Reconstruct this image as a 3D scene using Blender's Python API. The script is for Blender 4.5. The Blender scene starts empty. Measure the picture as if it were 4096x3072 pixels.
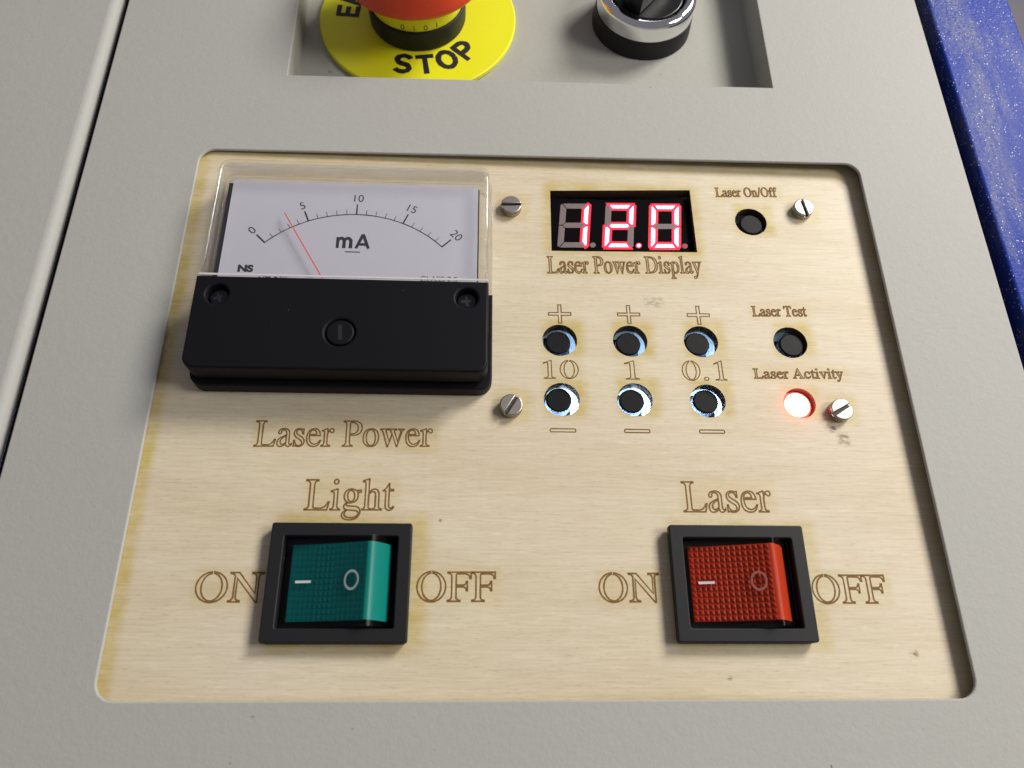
import bpy, bmesh, math, random
from mathutils import Vector, Matrix
random.seed(7)
S = 0.001                                    # everything below is written in millimetres
scene = bpy.context.scene
COL = scene.collection

# ------------------------------------------------------------------ camera, world, lamps, exposure
cam_d = bpy.data.cameras.new('camera'); cam = bpy.data.objects.new('camera', cam_d); COL.objects.link(cam)
cam_d.sensor_width = 36.0; cam_d.lens = 36.0 * 3085 / 4096
cam_d.clip_start = 0.005; cam_d.clip_end = 20
_r = Vector((0.99924, -0.00399, 0.03879)).normalized(); _f = Vector((0.03715, 0.39975, -0.91587)).normalized()
_u = _r.cross(_f).normalized()
cam.matrix_world = Matrix(((_r.x, _u.x, -_f.x, -0.0121042), (_r.y, _u.y, -_f.y, -0.0661915),
                           (_r.z, _u.z, -_f.z, 0.1533286), (0, 0, 0, 1)))
scene.camera = cam
cam_d.dof.use_dof = True; cam_d.dof.focus_distance = 0.175; cam_d.dof.aperture_fstop = 24.0

world = bpy.data.worlds.new('World'); scene.world = world; world.use_nodes = True
bg = world.node_tree.nodes['Background']
bg.inputs[0].default_value = (0.92, 0.90, 1.0, 1); bg.inputs[1].default_value = 0.185

def area(name, loc, target, size, power, color, size_y=None):
    l = bpy.data.lights.new(name, 'AREA'); l.energy = power; l.color = color; l.size = size
    if size_y: l.shape = 'RECTANGLE'; l.size_y = size_y
    o = bpy.data.objects.new(name, l); COL.objects.link(o); o.location = loc
    o.rotation_euler = (Vector(target) - Vector(loc)).to_track_quat('-Z', 'Y').to_euler()
    return o
area('room_lamp', (0.61, 0.55, 0.55), (0, 0.05, 0), 0.30, 10.2, (1.0, 0.955, 0.88))
area('fill_lamp', (0.62, 0.02, 0.55), (0, 0.02, 0), 0.25, 3.2, (1.0, 0.96, 0.90))  # unseen second light added from the right to soften the shadows
scene.view_settings.view_transform = 'Standard'; scene.view_settings.look = 'None'
scene.view_settings.exposure = 0.0; scene.view_settings.gamma = 1.0

# ------------------------------------------------------------------ node helpers and materials
def new_mat(name):
    m = bpy.data.materials.new(name); m.use_nodes = True
    return m, m.node_tree, m.node_tree.nodes, m.node_tree.links, m.node_tree.nodes['Principled BSDF']
def setp(p, **k):
    for a, b in k.items():
        n = a.replace('_', ' ')
        if n in p.inputs: p.inputs[n].default_value = b
def coords(nt, scale):
    t = nt.nodes.new('ShaderNodeTexCoord'); mp = nt.nodes.new('ShaderNodeMapping')
    mp.inputs['Scale'].default_value = scale if hasattr(scale, '__len__') else (scale,)*3
    nt.links.new(t.outputs['Object'], mp.inputs[0]); return mp.outputs[0]
def noise(nt, vec, scale, detail=3.0, rough=0.55):
    n = nt.nodes.new('ShaderNodeTexNoise'); n.inputs['Scale'].default_value = scale
    n.inputs['Detail'].default_value = detail; n.inputs['Roughness'].default_value = rough
    nt.links.new(vec, n.inputs['Vector']); return n.outputs['Fac']
def ramp(nt, fac, a, b, ca=(0,0,0,1), cb=(1,1,1,1)):
    r = nt.nodes.new('ShaderNodeValToRGB'); e = r.color_ramp.elements
    e[0].position = a; e[1].position = b; e[0].color = ca; e[1].color = cb
    nt.links.new(fac, r.inputs[0]); return r.outputs[0]
def mix(nt, fac, a, b, mode='MIX'):
    m = nt.nodes.new('ShaderNodeMix'); m.data_type = 'RGBA'; m.blend_type = mode
    for s, v in ((m.inputs[0], fac), (m.inputs[6], a), (m.inputs[7], b)):
        if hasattr(v, 'is_linked') or hasattr(v, 'node'): nt.links.new(v, s)
        elif isinstance(v, (int, float)): s.default_value = v
        else: s.default_value = (*v, 1) if len(v) == 3 else v
    return m.outputs[2]
def mth(nt, op, a, b=None):
    m = nt.nodes.new('ShaderNodeMath'); m.operation = op
    for s, v in ((m.inputs[0], a), (m.inputs[1], b)):
        if v is None: continue
        if hasattr(v, 'node'): nt.links.new(v, s)
        else: s.default_value = v
    return m.outputs[0]
def bump(nt, p, h, strength, dist):
    b = nt.nodes.new('ShaderNodeBump'); b.inputs['Strength'].default_value = strength
    b.inputs['Distance'].default_value = dist; nt.links.new(h, b.inputs['Height'])
    nt.links.new(b.outputs[0], p.inputs['Normal'])
def sdf(nt, vec, cx, cy, hx, hy, w, strength):
    """stain: strength inside a box (or point) fading over w mm; vec in mm"""
    a = nt.nodes.new('ShaderNodeVectorMath'); a.operation = 'SUBTRACT'; nt.links.new(vec, a.inputs[0]); a.inputs[1].default_value = (cx, cy, 0)
    b = nt.nodes.new('ShaderNodeVectorMath'); b.operation = 'ABSOLUTE'; nt.links.new(a.outputs[0], b.inputs[0])
    c = nt.nodes.new('ShaderNodeVectorMath'); c.operation = 'SUBTRACT'; nt.links.new(b.outputs[0], c.inputs[0]); c.inputs[1].default_value = (hx, hy, 99)
    d = nt.nodes.new('ShaderNodeVectorMath'); d.operation = 'MAXIMUM'; nt.links.new(c.outputs[0], d.inputs[0]); d.inputs[1].default_value = (0, 0, 0)
    e = nt.nodes.new('ShaderNodeVectorMath'); e.operation = 'LENGTH'; nt.links.new(d.outputs[0], e.inputs[0])
    r = nt.nodes.new('ShaderNodeMapRange'); r.interpolation_type = 'SMOOTHSTEP'
    r.inputs['From Min'].default_value = 0; r.inputs['From Max'].default_value = w
    r.inputs['To Min'].default_value = strength; r.inputs['To Max'].default_value = 0
    nt.links.new(e.outputs['Value'], r.inputs['Value']); return r.outputs[0]

def plain(name, col, rough=0.5, metal=0.0, var=0.0, vscale=300, bmp=0.0, bscale=2000, spec=0.5):
    m, nt, N, L, p = new_mat(name)
    setp(p, Roughness=rough, Metallic=metal, Specular_IOR_Level=spec)
    p.inputs['Base Color'].default_value = (*col, 1)
    v = coords(nt, 1)
    if var:
        f = noise(nt, v, vscale)
        L.new(mix(nt, f, [c*(1-var) for c in col], [min(1, c*(1+var)) for c in col]), p.inputs['Base Color'])
    if bmp: bump(nt, p, noise(nt, v, bscale, 2), bmp, 0.0001)
    return m
def emis(name, col, strength):
    m, nt, N, L, p = new_mat(name)
    p.inputs['Base Color'].default_value = (*col, 1)
    p.inputs['Emission Color'].default_value = (*col, 1); p.inputs['Emission Strength'].default_value = strength
    return m

def paint_mat(name, col, specks):
    m, nt, N, L, p = new_mat(name); setp(p, Roughness=0.58, Specular_IOR_Level=0.2)
    v = coords(nt, 1000); v1 = coords(nt, 1)
    f = noise(nt, v1, 9, 4); g = noise(nt, v1, 900, 2)
    c = mix(nt, f, [x*0.95 for x in col], [x*1.05 for x in col])
    c = mix(nt, g, mix(nt, 1.0, c, (0.955, 0.955, 0.965), 'MULTIPLY'), mix(nt, 1.0, c, (1.045, 1.045, 1.03), 'MULTIPLY'))
    for (x, y, hx, hy, w, s, cc) in specks:
        c = mix(nt, sdf(nt, v, x, y, hx*0.6, hy*0.6, w*0.6, s*0.8), c, cc)
    L.new(c, p.inputs['Base Color'])
    h = mth(nt, 'ADD', noise(nt, v1, 1500, 2), mth(nt, 'MULTIPLY', noise(nt, v1, 420, 2), 1.4))
    bump(nt, p, h, 0.30, 0.00012)
    return m
DK = (0.05, 0.045, 0.04)
M_frame = paint_mat('grey_paint', (0.395, 0.395, 0.375), [
    (51.7, -74.1, 0.1, 0.35, 0.25, 0.95, DK), (-35, -67.5, 0.05, 0.05, 0.4, 0.5, DK), (-56, -73, 0.1, 0.05, 0.35, 0.6, DK),
    (-53, -65.4, 0.25, 0.1, 0.5, 0.4, DK), (37, 69, 0.1, 0.15, 0.35, 0.45, DK), (88.5, 1.5, 0.1, 0.1, 0.4, 0.35, DK), (31, 86.4, 0.1, 0.2, 0.4, 0.35, DK),
    (95, 22, 0.1, 0.05, 0.35, 0.3, DK), (70, -68, 0.05, 0.05, 0.3, 0.4, DK), (-20, -71, 0.05, 0.1, 0.3, 0.35, DK), (12, -79, 0.05, 0.1, 0.3, 0.35, DK)])
M_lid = paint_mat('lid_paint', (0.395, 0.395, 0.375), [(-160, 100, 0.1, 0.1, 0.5, 0.4, DK)])
M_tray = paint_mat('tray_paint', (0.385, 0.385, 0.35), [(-55.5, 98.5, 0.5, 0.3, 0.7, 0.55, DK), (37, 100.8, 0.1, 0.2, 0.5, 0.5, DK)])

def wood_mat():
    m, nt, N, L, p = new_mat('birch_plywood'); setp(p, Roughness=0.48, Specular_IOR_Level=0.35)
    mm = coords(nt, 1000)
    big = noise(nt, coords(nt, (14, 34, 14)), 1.0, 4)
    fib = noise(nt, coords(nt, (130, 2200, 130)), 1.0, 3, 0.6)
    fib2 = noise(nt, coords(nt, (26, 300, 26)), 1.0, 4, 0.65)
    pore = noise(nt, coords(nt, (520, 3000, 520)), 1.0, 2, 0.5)
    c = mix(nt, ramp(nt, big, 0.35, 0.68), (0.685, 0.633, 0.522), (0.655, 0.586, 0.460))
    c = mix(nt, ramp(nt, fib2, 0.42, 0.75), c, mix(nt, 1.0, c, (0.93, 0.91, 0.87), 'MULTIPLY'))
    c = mix(nt, mth(nt, 'MULTIPLY', ramp(nt, fib, 0.40, 0.72), 0.55), c, mix(nt, 1.0, c, (0.80, 0.76, 0.70), 'MULTIPLY'))
    c = mix(nt, mth(nt, 'MULTIPLY', ramp(nt, pore, 0.60, 0.72), 0.38), c, mix(nt, 1.0, c, (0.66, 0.58, 0.48), 'MULTIPLY'))
    tint = noise(nt, coords(nt, (22, 30, 22)), 1.0, 3)
    c = mix(nt, ramp(nt, tint, 0.30, 0.75), mix(nt, 1.0, c, (0.985, 0.955, 0.86), 'MULTIPLY'), mix(nt, 1.0, c, (1.0, 0.965, 0.95), 'MULTIPLY'))
    flk = noise(nt, coords(nt, (240, 900, 240)), 1.0, 2, 0.5)
    c = mix(nt, mth(nt, 'MULTIPLY', ramp(nt, flk, 0.60, 0.72), 0.5), c, mix(nt, 1.0, c, (1.14, 1.13, 1.12), 'MULTIPLY'))
    # curved growth rings
    w = N.new('ShaderNodeTexWave'); w.wave_type = 'BANDS'; w.bands_direction = 'Y'
    w.inputs['Scale'].default_value = 15; w.inputs['Distortion'].default_value = 7.0; w.inputs['Detail'].default_value = 2; w.inputs['Detail Scale'].default_value = 0.9
    mp = N.new('ShaderNodeMapping'); tc = N.new('ShaderNodeTexCoord'); L.new(tc.outputs['Object'], mp.inputs[0])
    mp.inputs['Scale'].default_value = (0.5, 1, 1); mp.inputs['Rotation'].default_value = (0, 0, 0.35); L.new(mp.outputs[0], w.inputs['Vector'])
    c = mix(nt, mth(nt, 'MULTIPLY', ramp(nt, w.outputs['Fac'], 0.60, 1.0), 0.20), c, mix(nt, 1.0, c, (0.84, 0.77, 0.64), 'MULTIPLY'))
    # laser scorch: yellow-brown fume stains round every cut and word
    st = None
    for f in SCORCH:
        o = sdf(nt, mm, *f); st = o if st is None else mth(nt, 'MAXIMUM', st, o)
    brk = ramp(nt, noise(nt, coords(nt, (190, 260, 190)), 1.0, 4, 0.65), 0.34, 0.66)
    st = mth(nt, 'MULTIPLY', st, mth(nt, 'ADD', mth(nt, 'MULTIPLY', brk, 0.6), 0.38))
    c = mix(nt, st, c, mix(nt, 1.0, c, (0.80, 0.71, 0.27), 'MULTIPLY'))
    # hand smudges
    sm = ramp(nt, noise(nt, coords(nt, (700, 1400, 700)), 1.0, 4), 0.40, 0.62)
    for f, cc in SMUDGE:
        c = mix(nt, mth(nt, 'MULTIPLY', sdf(nt, mm, *f), sm), c, cc)
    L.new(c, p.inputs['Base Color'])
    h = mth(nt, 'ADD', fib, pore); bump(nt, p, h, 0.25, 0.00006)
    return m
M_char = plain('charred_cut_edge', (0.055, 0.030, 0.014), 0.75, var=0.4, vscale=900)
M_burn = plain('laser_burn', (0.190, 0.100, 0.022), 0.8, var=0.45, vscale=1500)
M_black = plain('black_plastic', (0.006, 0.006, 0.008), 0.5, bmp=0.25, bscale=3500, spec=0.13)
def dusty(m):
    nt = m.node_tree; p = nt.nodes['Principled BSDF']; v = coords(nt, 1)
    vo = nt.nodes.new('ShaderNodeTexVoronoi'); vo.inputs['Scale'].default_value = 420; nt.links.new(v, vo.inputs['Vector'])
    d = ramp(nt, vo.outputs['Distance'], 0.05, 0.11, (1, 1, 1, 1), (0, 0, 0, 1))
    k = mth(nt, 'MULTIPLY', d, ramp(nt, noise(nt, v, 140, 3), 0.56, 0.66))
    nt.links.new(mix(nt, mth(nt, 'MULTIPLY', k, 0.6), tuple(p.inputs['Base Color'].default_value)[:3], (0.30, 0.29, 0.28)), p.inputs['Base Color'])
dusty(M_black)
M_black2 = plain('black_matt_plastic', (0.011, 0.011, 0.013), 0.55, bmp=0.3, bscale=4000, spec=0.3)
M_blackg = plain('black_gloss_plastic', (0.006, 0.006, 0.008), 0.3, spec=0.3)
M_face = plain('display_face', (0.0025, 0.002, 0.003), 0.6, spec=0.03)
M_button = plain('button_rubber', (0.006, 0.006, 0.007), 0.5, bmp=0.2, spec=0.18)
M_steel = plain('brushed_steel', (0.40, 0.37, 0.34), 0.42, 1.0, var=0.15, vscale=1500)
M_dsteel = plain('blackened_steel', (0.05, 0.05, 0.05), 0.28, 1.0)
M_slot = plain('slot_dark', (0.05, 0.045, 0.04), 0.6)  # dark tone for the floor of the screw slots
M_chrome = plain('chrome', (0.86, 0.86, 0.88), 0.06, 1.0)
M_white = plain('white_print', (0.62, 0.62, 0.66), 0.5)
M_ghost = plain('grey_print', (0.30, 0.34, 0.36), 0.5)
M_ghostr = plain('faded_print', (0.34, 0.10, 0.09), 0.5)
M_ink = plain('black_ink', (0.012, 0.010, 0.016), 0.5)
M_dial = plain('dial_card', (0.60, 0.60, 0.70), 0.5, var=0.02, vscale=200)
M_needle = plain('needle_red', (0.95, 0.07, 0.03), 0.4)
M_yellow = plain('yellow_plastic', (0.76, 0.75, 0.014), 0.38, var=0.05, vscale=60)
M_red = plain('red_plastic', (0.66, 0.055, 0.010), 0.35, var=0.06, vscale=80)
M_pcb = plain('pale_board', (0.70, 0.78, 0.92), 0.6, spec=0.2)
M_segoff = plain('segment_unlit', (0.19, 0.145, 0.145), 0.4)
M_segdim = plain('segment_dim', (0.35, 0.03, 0.05), 0.4)
M_segcore = emis('segment_core', (1.0, 0.74, 0.77), 2.2)
M_segrim = emis('segment_rim', (1.0, 0.02, 0.10), 1.6)
M_segbleed = emis('segment_bleed', (1.0, 0.004, 0.03), 0.22)
M_ledhot = emis('indicator_core', (1.0, 0.30, 0.27), 10.0)
M_ledrim = emis('indicator_rim', (1.0, 0.10, 0.06), 2.2)
M_chip = emis('board_light', (0.55, 0.72, 1.0), 6.0)

def clear_mat(name, tint, rough=0.03, ior=1.49, gain=1.0):
    m, nt, N, L, p = new_mat(name); N.remove(p); out = N['Material Output']
    t = N.new('ShaderNodeBsdfTransparent'); t.inputs[0].default_value = (*tint, 1)
    g = N.new('ShaderNodeBsdfGlossy'); g.inputs['Roughness'].default_value = rough
    f = N.new('ShaderNodeLayerWeight'); f.inputs[0].default_value = 0.5
    sch = mth(nt, 'ADD', mth(nt, 'MULTIPLY', mth(nt, 'POWER', f.outputs['Facing'], 5.0), 0.45), 0.035)
    x = N.new('ShaderNodeMixShader'); L.new(mth(nt, 'MULTIPLY', sch, gain), x.inputs[0]); L.new(t.outputs[0], x.inputs[1]); L.new(g.outputs[0], x.inputs[2])
    L.new(x.outputs[0], out.inputs[0]); return m
M_clear = clear_mat('clear_acrylic', (0.985, 0.985, 0.98), 0.05, gain=2.5)
def rim_mat():
    m, nt, N, L, p = new_mat('moulded_acrylic'); N.remove(p); out = N['Material Output']
    t = N.new('ShaderNodeBsdfTransparent'); t.inputs[0].default_value = (1, 1, 1, 1)
    g = N.new('ShaderNodeBsdfGlass'); g.inputs['IOR'].default_value = 1.49; g.inputs['Roughness'].default_value = 0.02; g.inputs[0].default_value = (1, 1, 1, 1)
    x = N.new('ShaderNodeMixShader'); x.inputs[0].default_value = 0.35; L.new(t.outputs[0], x.inputs[1]); L.new(g.outputs[0], x.inputs[2])
    L.new(x.outputs[0], out.inputs[0]); return m
M_rim = rim_mat()
M_cap = clear_mat('clear_rocker_cap', (0.96, 0.96, 0.97), 0.28, gain=0.4)
def lens_mat(name, col, spec):
    m, nt, N, L, p = new_mat(name); setp(p, Roughness=0.34, Specular_IOR_Level=0.12+spec)
    p.inputs['Base Color'].default_value = (*col, 1)
    p.inputs['Subsurface Weight'].default_value = 0.0
    return m
M_green = lens_mat('green_lens', (0.0, 0.072, 0.070), 0); M_greenb = lens_mat('green_band_lit', (0.004, 0.20, 0.165), 0)
M_redlens = lens_mat('red_lens', (0.27, 0.017, 0.002), -0.04); M_redb = lens_mat('red_band_lit', (0.42, 0.034, 0.008), 0)  # band colours are the lens colours brightened for piped light

def blue_mat():
    m, nt, N, L, p = new_mat('blue_hammer_paint'); setp(p, Roughness=0.34, Specular_IOR_Level=0.1)
    v = coords(nt, 1)
    sc = ramp(nt, noise(nt, coords(nt, (120, 22, 60)), 1.0, 5, 0.62), 0.46, 0.60)
    sc2 = noise(nt, coords(nt, 1500), 1.0, 2)
    f = mth(nt, 'MULTIPLY', mth(nt, 'MULTIPLY', sc, ramp(nt, sc2, 0.3, 0.6)), 0.62)
    gr = noise(nt, v, 2600, 2)
    c = mix(nt, gr, (0.016, 0.034, 0.22), (0.030, 0.062, 0.38))
    c = mix(nt, f, c, (0.20, 0.21, 0.28))
    vo = N.new('ShaderNodeTexVoronoi'); vo.inputs['Scale'].default_value = 1150; L.new(v, vo.inputs['Vector'])
    gl = ramp(nt, vo.outputs['Distance'], 0.10, 0.26, (1, 1, 1, 1), (0, 0, 0, 1))
    pick = ramp(nt, noise(nt, coords(nt, 330), 1.0, 2), 0.46, 0.58)
    gm = mth(nt, 'MULTIPLY', gl, pick)
    L.new(mix(nt, gm, c, (0.70, 0.72, 0.85)), p.inputs['Base Color'])  # lamp glints on the bumpy paint coloured in as pale dots
    L.new(mth(nt, 'ADD', mth(nt, 'MULTIPLY', gm, 0.9), 0.035), p.inputs['Specular IOR Level'])
    bump(nt, p, mth(nt, 'ADD', noise(nt, v, 1100, 2), mth(nt, 'MULTIPLY', gm, 0.7)), 0.6, 0.00022)
    return m
M_blue = blue_mat()
M_floor = plain('pale_floor', (0.78, 0.75, 0.78), 0.6, var=0.1, vscale=8)
M_brown = plain('brown_wood', (0.07, 0.045, 0.035), 0.5, var=0.2, vscale=40)

# ------------------------------------------------------------------ mesh helpers (mm in, metres out)
def finish(me, angle=35):
    for p in me.polygons: p.use_smooth = True
    me.set_sharp_from_angle(angle=math.radians(angle))
    flat = [abs(p.normal.z) > 0.9995 for p in me.polygons]
    if any(flat) and not all(flat):                      # keep flat caps flat beside rounded edges
        fe = {}
        for p in me.polygons:
            for k in p.edge_keys: fe.setdefault(k, []).append(flat[p.index])
        at_ = me.attributes.get('sharp_edge') or me.attributes.new('sharp_edge', 'BOOLEAN', 'EDGE')
        for e in me.edges:
            f = fe.get(e.key, [])
            if len(f) == 2 and f[0] != f[1]: at_.data[e.index].value = True
def obj(name, me, mats, parent=None, mw=None):
    o = bpy.data.objects.new(name, me); COL.objects.link(o)
    for m in (mats if isinstance(mats, (list, tuple)) else [mats]): me.materials.append(m)
    if parent: o.parent = parent
    if mw is not None: o.matrix_world = mw
    return o
def thing(name, label, cat, mw, group=None):
    o = bpy.data.objects.new(name, None); COL.objects.link(o); o.matrix_world = mw
    o.empty_display_size = 0.005
    return tag(o, label, cat, group)
def tag(o, label, cat, group=None):
    o['label'] = label; o['category'] = cat
    if group: o['group'] = group
    return o
def me_from(bm, angle=35, weld=True):
    if weld: bmesh.ops.remove_doubles(bm, verts=bm.verts, dist=1e-4)
    bmesh.ops.recalc_face_normals(bm, faces=bm.faces)
    bmesh.ops.scale(bm, vec=(S, S, S), verts=bm.verts)
    me = bpy.data.meshes.new('mesh'); bm.to_mesh(me); bm.free(); finish(me, angle); return me
def extrude(contours, z0, z1, bev=0.0, res=2, angle=35):
    """filled 2-D outline with holes, extruded z0..z1, edges rounded by bev inside the outline"""
    cu = bpy.data.curves.new('tmp', 'CURVE'); cu.dimensions = '2D'; cu.fill_mode = 'BOTH'
    cu.extrude = (z1 - z0)/2 - bev; cu.bevel_depth = bev; cu.bevel_resolution = res; cu.offset = -bev
    for c in contours:
        s = cu.splines.new('POLY'); s.points.add(len(c)-1); s.use_cyclic_u = True
        for q, (x, y) in zip(s.points, c): q.co = (x, y, 0, 1)
    t = bpy.data.objects.new('tmp', cu); COL.objects.link(t)
    dg = bpy.context.evaluated_depsgraph_get(); dg.update()
    m0 = bpy.data.meshes.new_from_object(t.evaluated_get(dg))
    bm = bmesh.new(); bm.from_mesh(m0); bmesh.ops.translate(bm, vec=(0, 0, (z0+z1)/2), verts=bm.verts)
    bpy.data.objects.remove(t); bpy.data.curves.remove(cu); bpy.data.meshes.remove(m0)
    return me_from(bm, angle)
def rrect(x0, y0, x1, y1, r, n=6):
    p = []
    for cx, cy, a in ((x1-r, y1-r, 0), (x0+r, y1-r, 90), (x0+r, y0+r, 180), (x1-r, y0+r, 270)):
        for k in range(n+1):
            t = math.radians(a + 90*k/n); p.append((cx+r*math.cos(t), cy+r*math.sin(t)))
    return p
def rect(x0, y0, x1, y1): return [(x0, y0), (x1, y0), (x1, y1), (x0, y1)]
def circ(cx, cy, r, n=40): return [(cx+r*math.cos(2*math.pi*k/n), cy+r*math.sin(2*math.pi*k/n)) for k in range(n)]
def rot(c, ox, oy, deg):
    a = math.radians(deg); ca, sa = math.cos(a), math.sin(a)
    return [(ox+(x-ox)*ca-(y-oy)*sa, oy+(x-ox)*sa+(y-oy)*ca) for x, y in c]
def lathe(prof, n=64, cx=0, cy=0, angle=30):
    """profile list of (r, z) from bottom to top"""
    bm = bmesh.new(); rings = []
    for r, z in prof:
        rings.append([bm.verts.new((cx+r*math.cos(2*math.pi*k/n), cy+r*math.sin(2*math.pi*k/n), z)) for k in range(n)] if r > 1e-6 else [bm.verts.new((cx, cy, z))])
    for a, b in zip(rings, rings[1:]):
        for k in range(n):
            q = [a[k % len(a)], a[(k+1) % len(a)], b[(k+1) % len(b)], b[k % len(b)]]
            u = []
            for v in q:
                if v not in u: u.append(v)
            if len(u) > 2: bm.faces.new(u)
    return me_from(bm, angle, False)
def arc(cx, cz, r, a0, a1, n=6): return [(cx+r*math.cos(math.radians(a0+(a1-a0)*k/n)), cz+r*math.sin(math.radians(a0+(a1-a0)*k/n))) for k in range(n+1)]
def ribbon(contours, w, z, closed=True, soft=0):
    """flat stroke of width w along polylines"""
    bm = bmesh.new()
    for c in contours:
        pts = [Vector((x, y)) for x, y in c]
        q = [pts[0]]
        for p in pts[1:]:
            if (p-q[-1]).length > 1e-3: q.append(p)
        if closed and (q[0]-q[-1]).length < 1e-3: q.pop()
        n = len(q); vs = []
        for i in range(n):
            a = q[i-1] if (closed or i) else q[i]; b = q[(i+1) % n] if (closed or i < n-1) else q[i]
            d1 = (q[i]-a); d2 = (b-q[i])
            if d1.length < 1e-9: d1 = d2
            if d2.length < 1e-9: d2 = d1
            d1.normalize(); d2.normalize()
            t = d1+d2
            t = t.normalized() if t.length > 1e-3 else d1
            nn = Vector((-t.y, t.x)); k = max(0.55, abs(nn.dot(Vector((-d1.y, d1.x)))))
            ww = w*random.uniform(0.86, 1.14)/2/k
            vs.append((bm.verts.new((*(q[i]+nn*ww), z)), bm.verts.new((*(q[i]-nn*ww), z))))
        for i in range(n if closed else n-1):
            a, b = vs[i], vs[(i+1) % n]; bm.faces.new((a[0], a[1], b[1], b[0]))
    return me_from(bm, 35, False)
def boxbm(bm, x0, y0, z0, x1, y1, z1):
    v = [bm.verts.new(p) for p in ((x0,y0,z0),(x1,y0,z0),(x1,y1,z0),(x0,y1,z0),(x0,y0,z1),(x1,y0,z1),(x1,y1,z1),(x0,y1,z1))]
    for f in ((0,3,2,1),(4,5,6,7),(0,1,5,4),(1,2,6,5),(2,3,7,6),(3,0,4,7)): bm.faces.new([v[i] for i in f])
def text_me(s, size, x, y, z, rotdeg=0, align='CENTER', sx=1.0, bold=0.0, shear=0):
    cu = bpy.data.curves.new('tmp', 'FONT'); cu.body = s; cu.size = size; cu.align_x = align; cu.align_y = 'CENTER'
    cu.offset = bold; cu.shear = shear; cu.fill_mode = 'FRONT'
    t = bpy.data.objects.new('tmp', cu); COL.objects.link(t)
    dg = bpy.context.evaluated_depsgraph_get(); dg.update()
    m0 = bpy.data.meshes.new_from_object(t.evaluated_get(dg)); bm = bmesh.new(); bm.from_mesh(m0)
    bpy.data.objects.remove(t); bpy.data.curves.remove(cu); bpy.data.meshes.remove(m0)
    bm.transform(Matrix.Translation((x, y, z)) @ Matrix.Rotation(math.radians(rotdeg), 4, 'Z') @ Matrix.Diagonal((sx, 1, 1, 1)))
    bmesh.ops.scale(bm, vec=(S, S, S), verts=bm.verts)
    me = bpy.data.meshes.new('mesh'); bm.to_mesh(me); bm.free(); return me
def join_bm(meshes):
    bm = bmesh.new()
    for m in meshes: bm.from_mesh(m)
    me = bpy.data.meshes.new('mesh'); bm.to_mesh(me); bm.free(); return me

ARC = lambda cx, cy, rx, ry, a0, a1, n=14: [(cx+rx*math.cos(math.radians(a0+(a1-a0)*k/n)), cy+ry*math.sin(math.radians(a0+(a1-a0)*k/n))) for k in range(n+1)]
def sans(c):
    """heavy sans capitals as strokes in a box of height 1: (width, stroke lines)"""
    if c == 'S': return 0.72, [ARC(.36, .695, .27, .215, 25, 270) + ARC(.36, .285, .28, .205, 90, -155)]
    if c == 'T': return 0.72, [[(0, .91), (.72, .91)], [(.36, .91), (.36, 0)]]
    if c == 'O': return 0.82, [ARC(.41, .5, .32, .415, 0, 360, 32)]
    if c == 'P': return 0.70, [[(.09, 0), (.09, .91)], [(.0, .91), (.36, .91)] + ARC(.36, .68, .25, .23, 90, -90) + [(.09, .45)]]
    if c == 'E': return 0.66, [[(.09, 0), (.09, 1)], [(.09, .91), (.66, .91)], [(.09, .51), (.6, .51)], [(.09, .09), (.66, .09)]]
    if c == 'M': return 0.86, [[(.09, 0), (.09, 1)], [(.77, 0), (.77, 1)], [(.1, .93), (.43, .08)], [(.76, .93), (.43, .08)]]
    if c == 'm': return 0.90, [[(.08, 0), (.08, .74)], ARC(.265, .44, .185, .23, 175, 0) + [(.45, 0)], ARC(.64, .44, .19, .23, 175, 0) + [(.83, 0)]]
    if c == 'A': return 0.80, [[(.06, 0), (.40, .97)], [(.74, 0), (.40, .97)], [(.18, .28), (.62, .28)]]
def sans_me(c, h, wide, x, y, z, rotdeg, weight):
    w, ln = sans(c)
    ms = []
    for i, l in enumerate(ln):
        l = rot([(x+(px-w/2)*h*wide, y+(py-0.5)*h) for px, py in l], x, y, rotdeg)
        st = random.getstate(); ms.append(ribbon([l], weight*h, z+0.004*i, False)); random.setstate(st)
    return join_bm(ms)

# planes the things sit on: the grey cover is z = 0; the plywood board sits behind it, a little askew
def at(x, y, z): return Matrix.Translation((x*S, y*S, z*S))
_x = Vector((1, 0, -0.012)).normalized(); _z = _x.cross(Vector((0, 1, -0.002))).normalized(); _y = _z.cross(_x)
WOOD = Matrix.Translation((0, 0, -2.0*S)) @ Matrix(((_x.x,_y.x,_z.x,0),(_x.y,_y.y,_z.y,0),(_x.z,_y.z,_z.z,0),(0,0,0,1)))
def onwood(x=0, y=0, z=0): return WOOD @ at(x, y, z)

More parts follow.
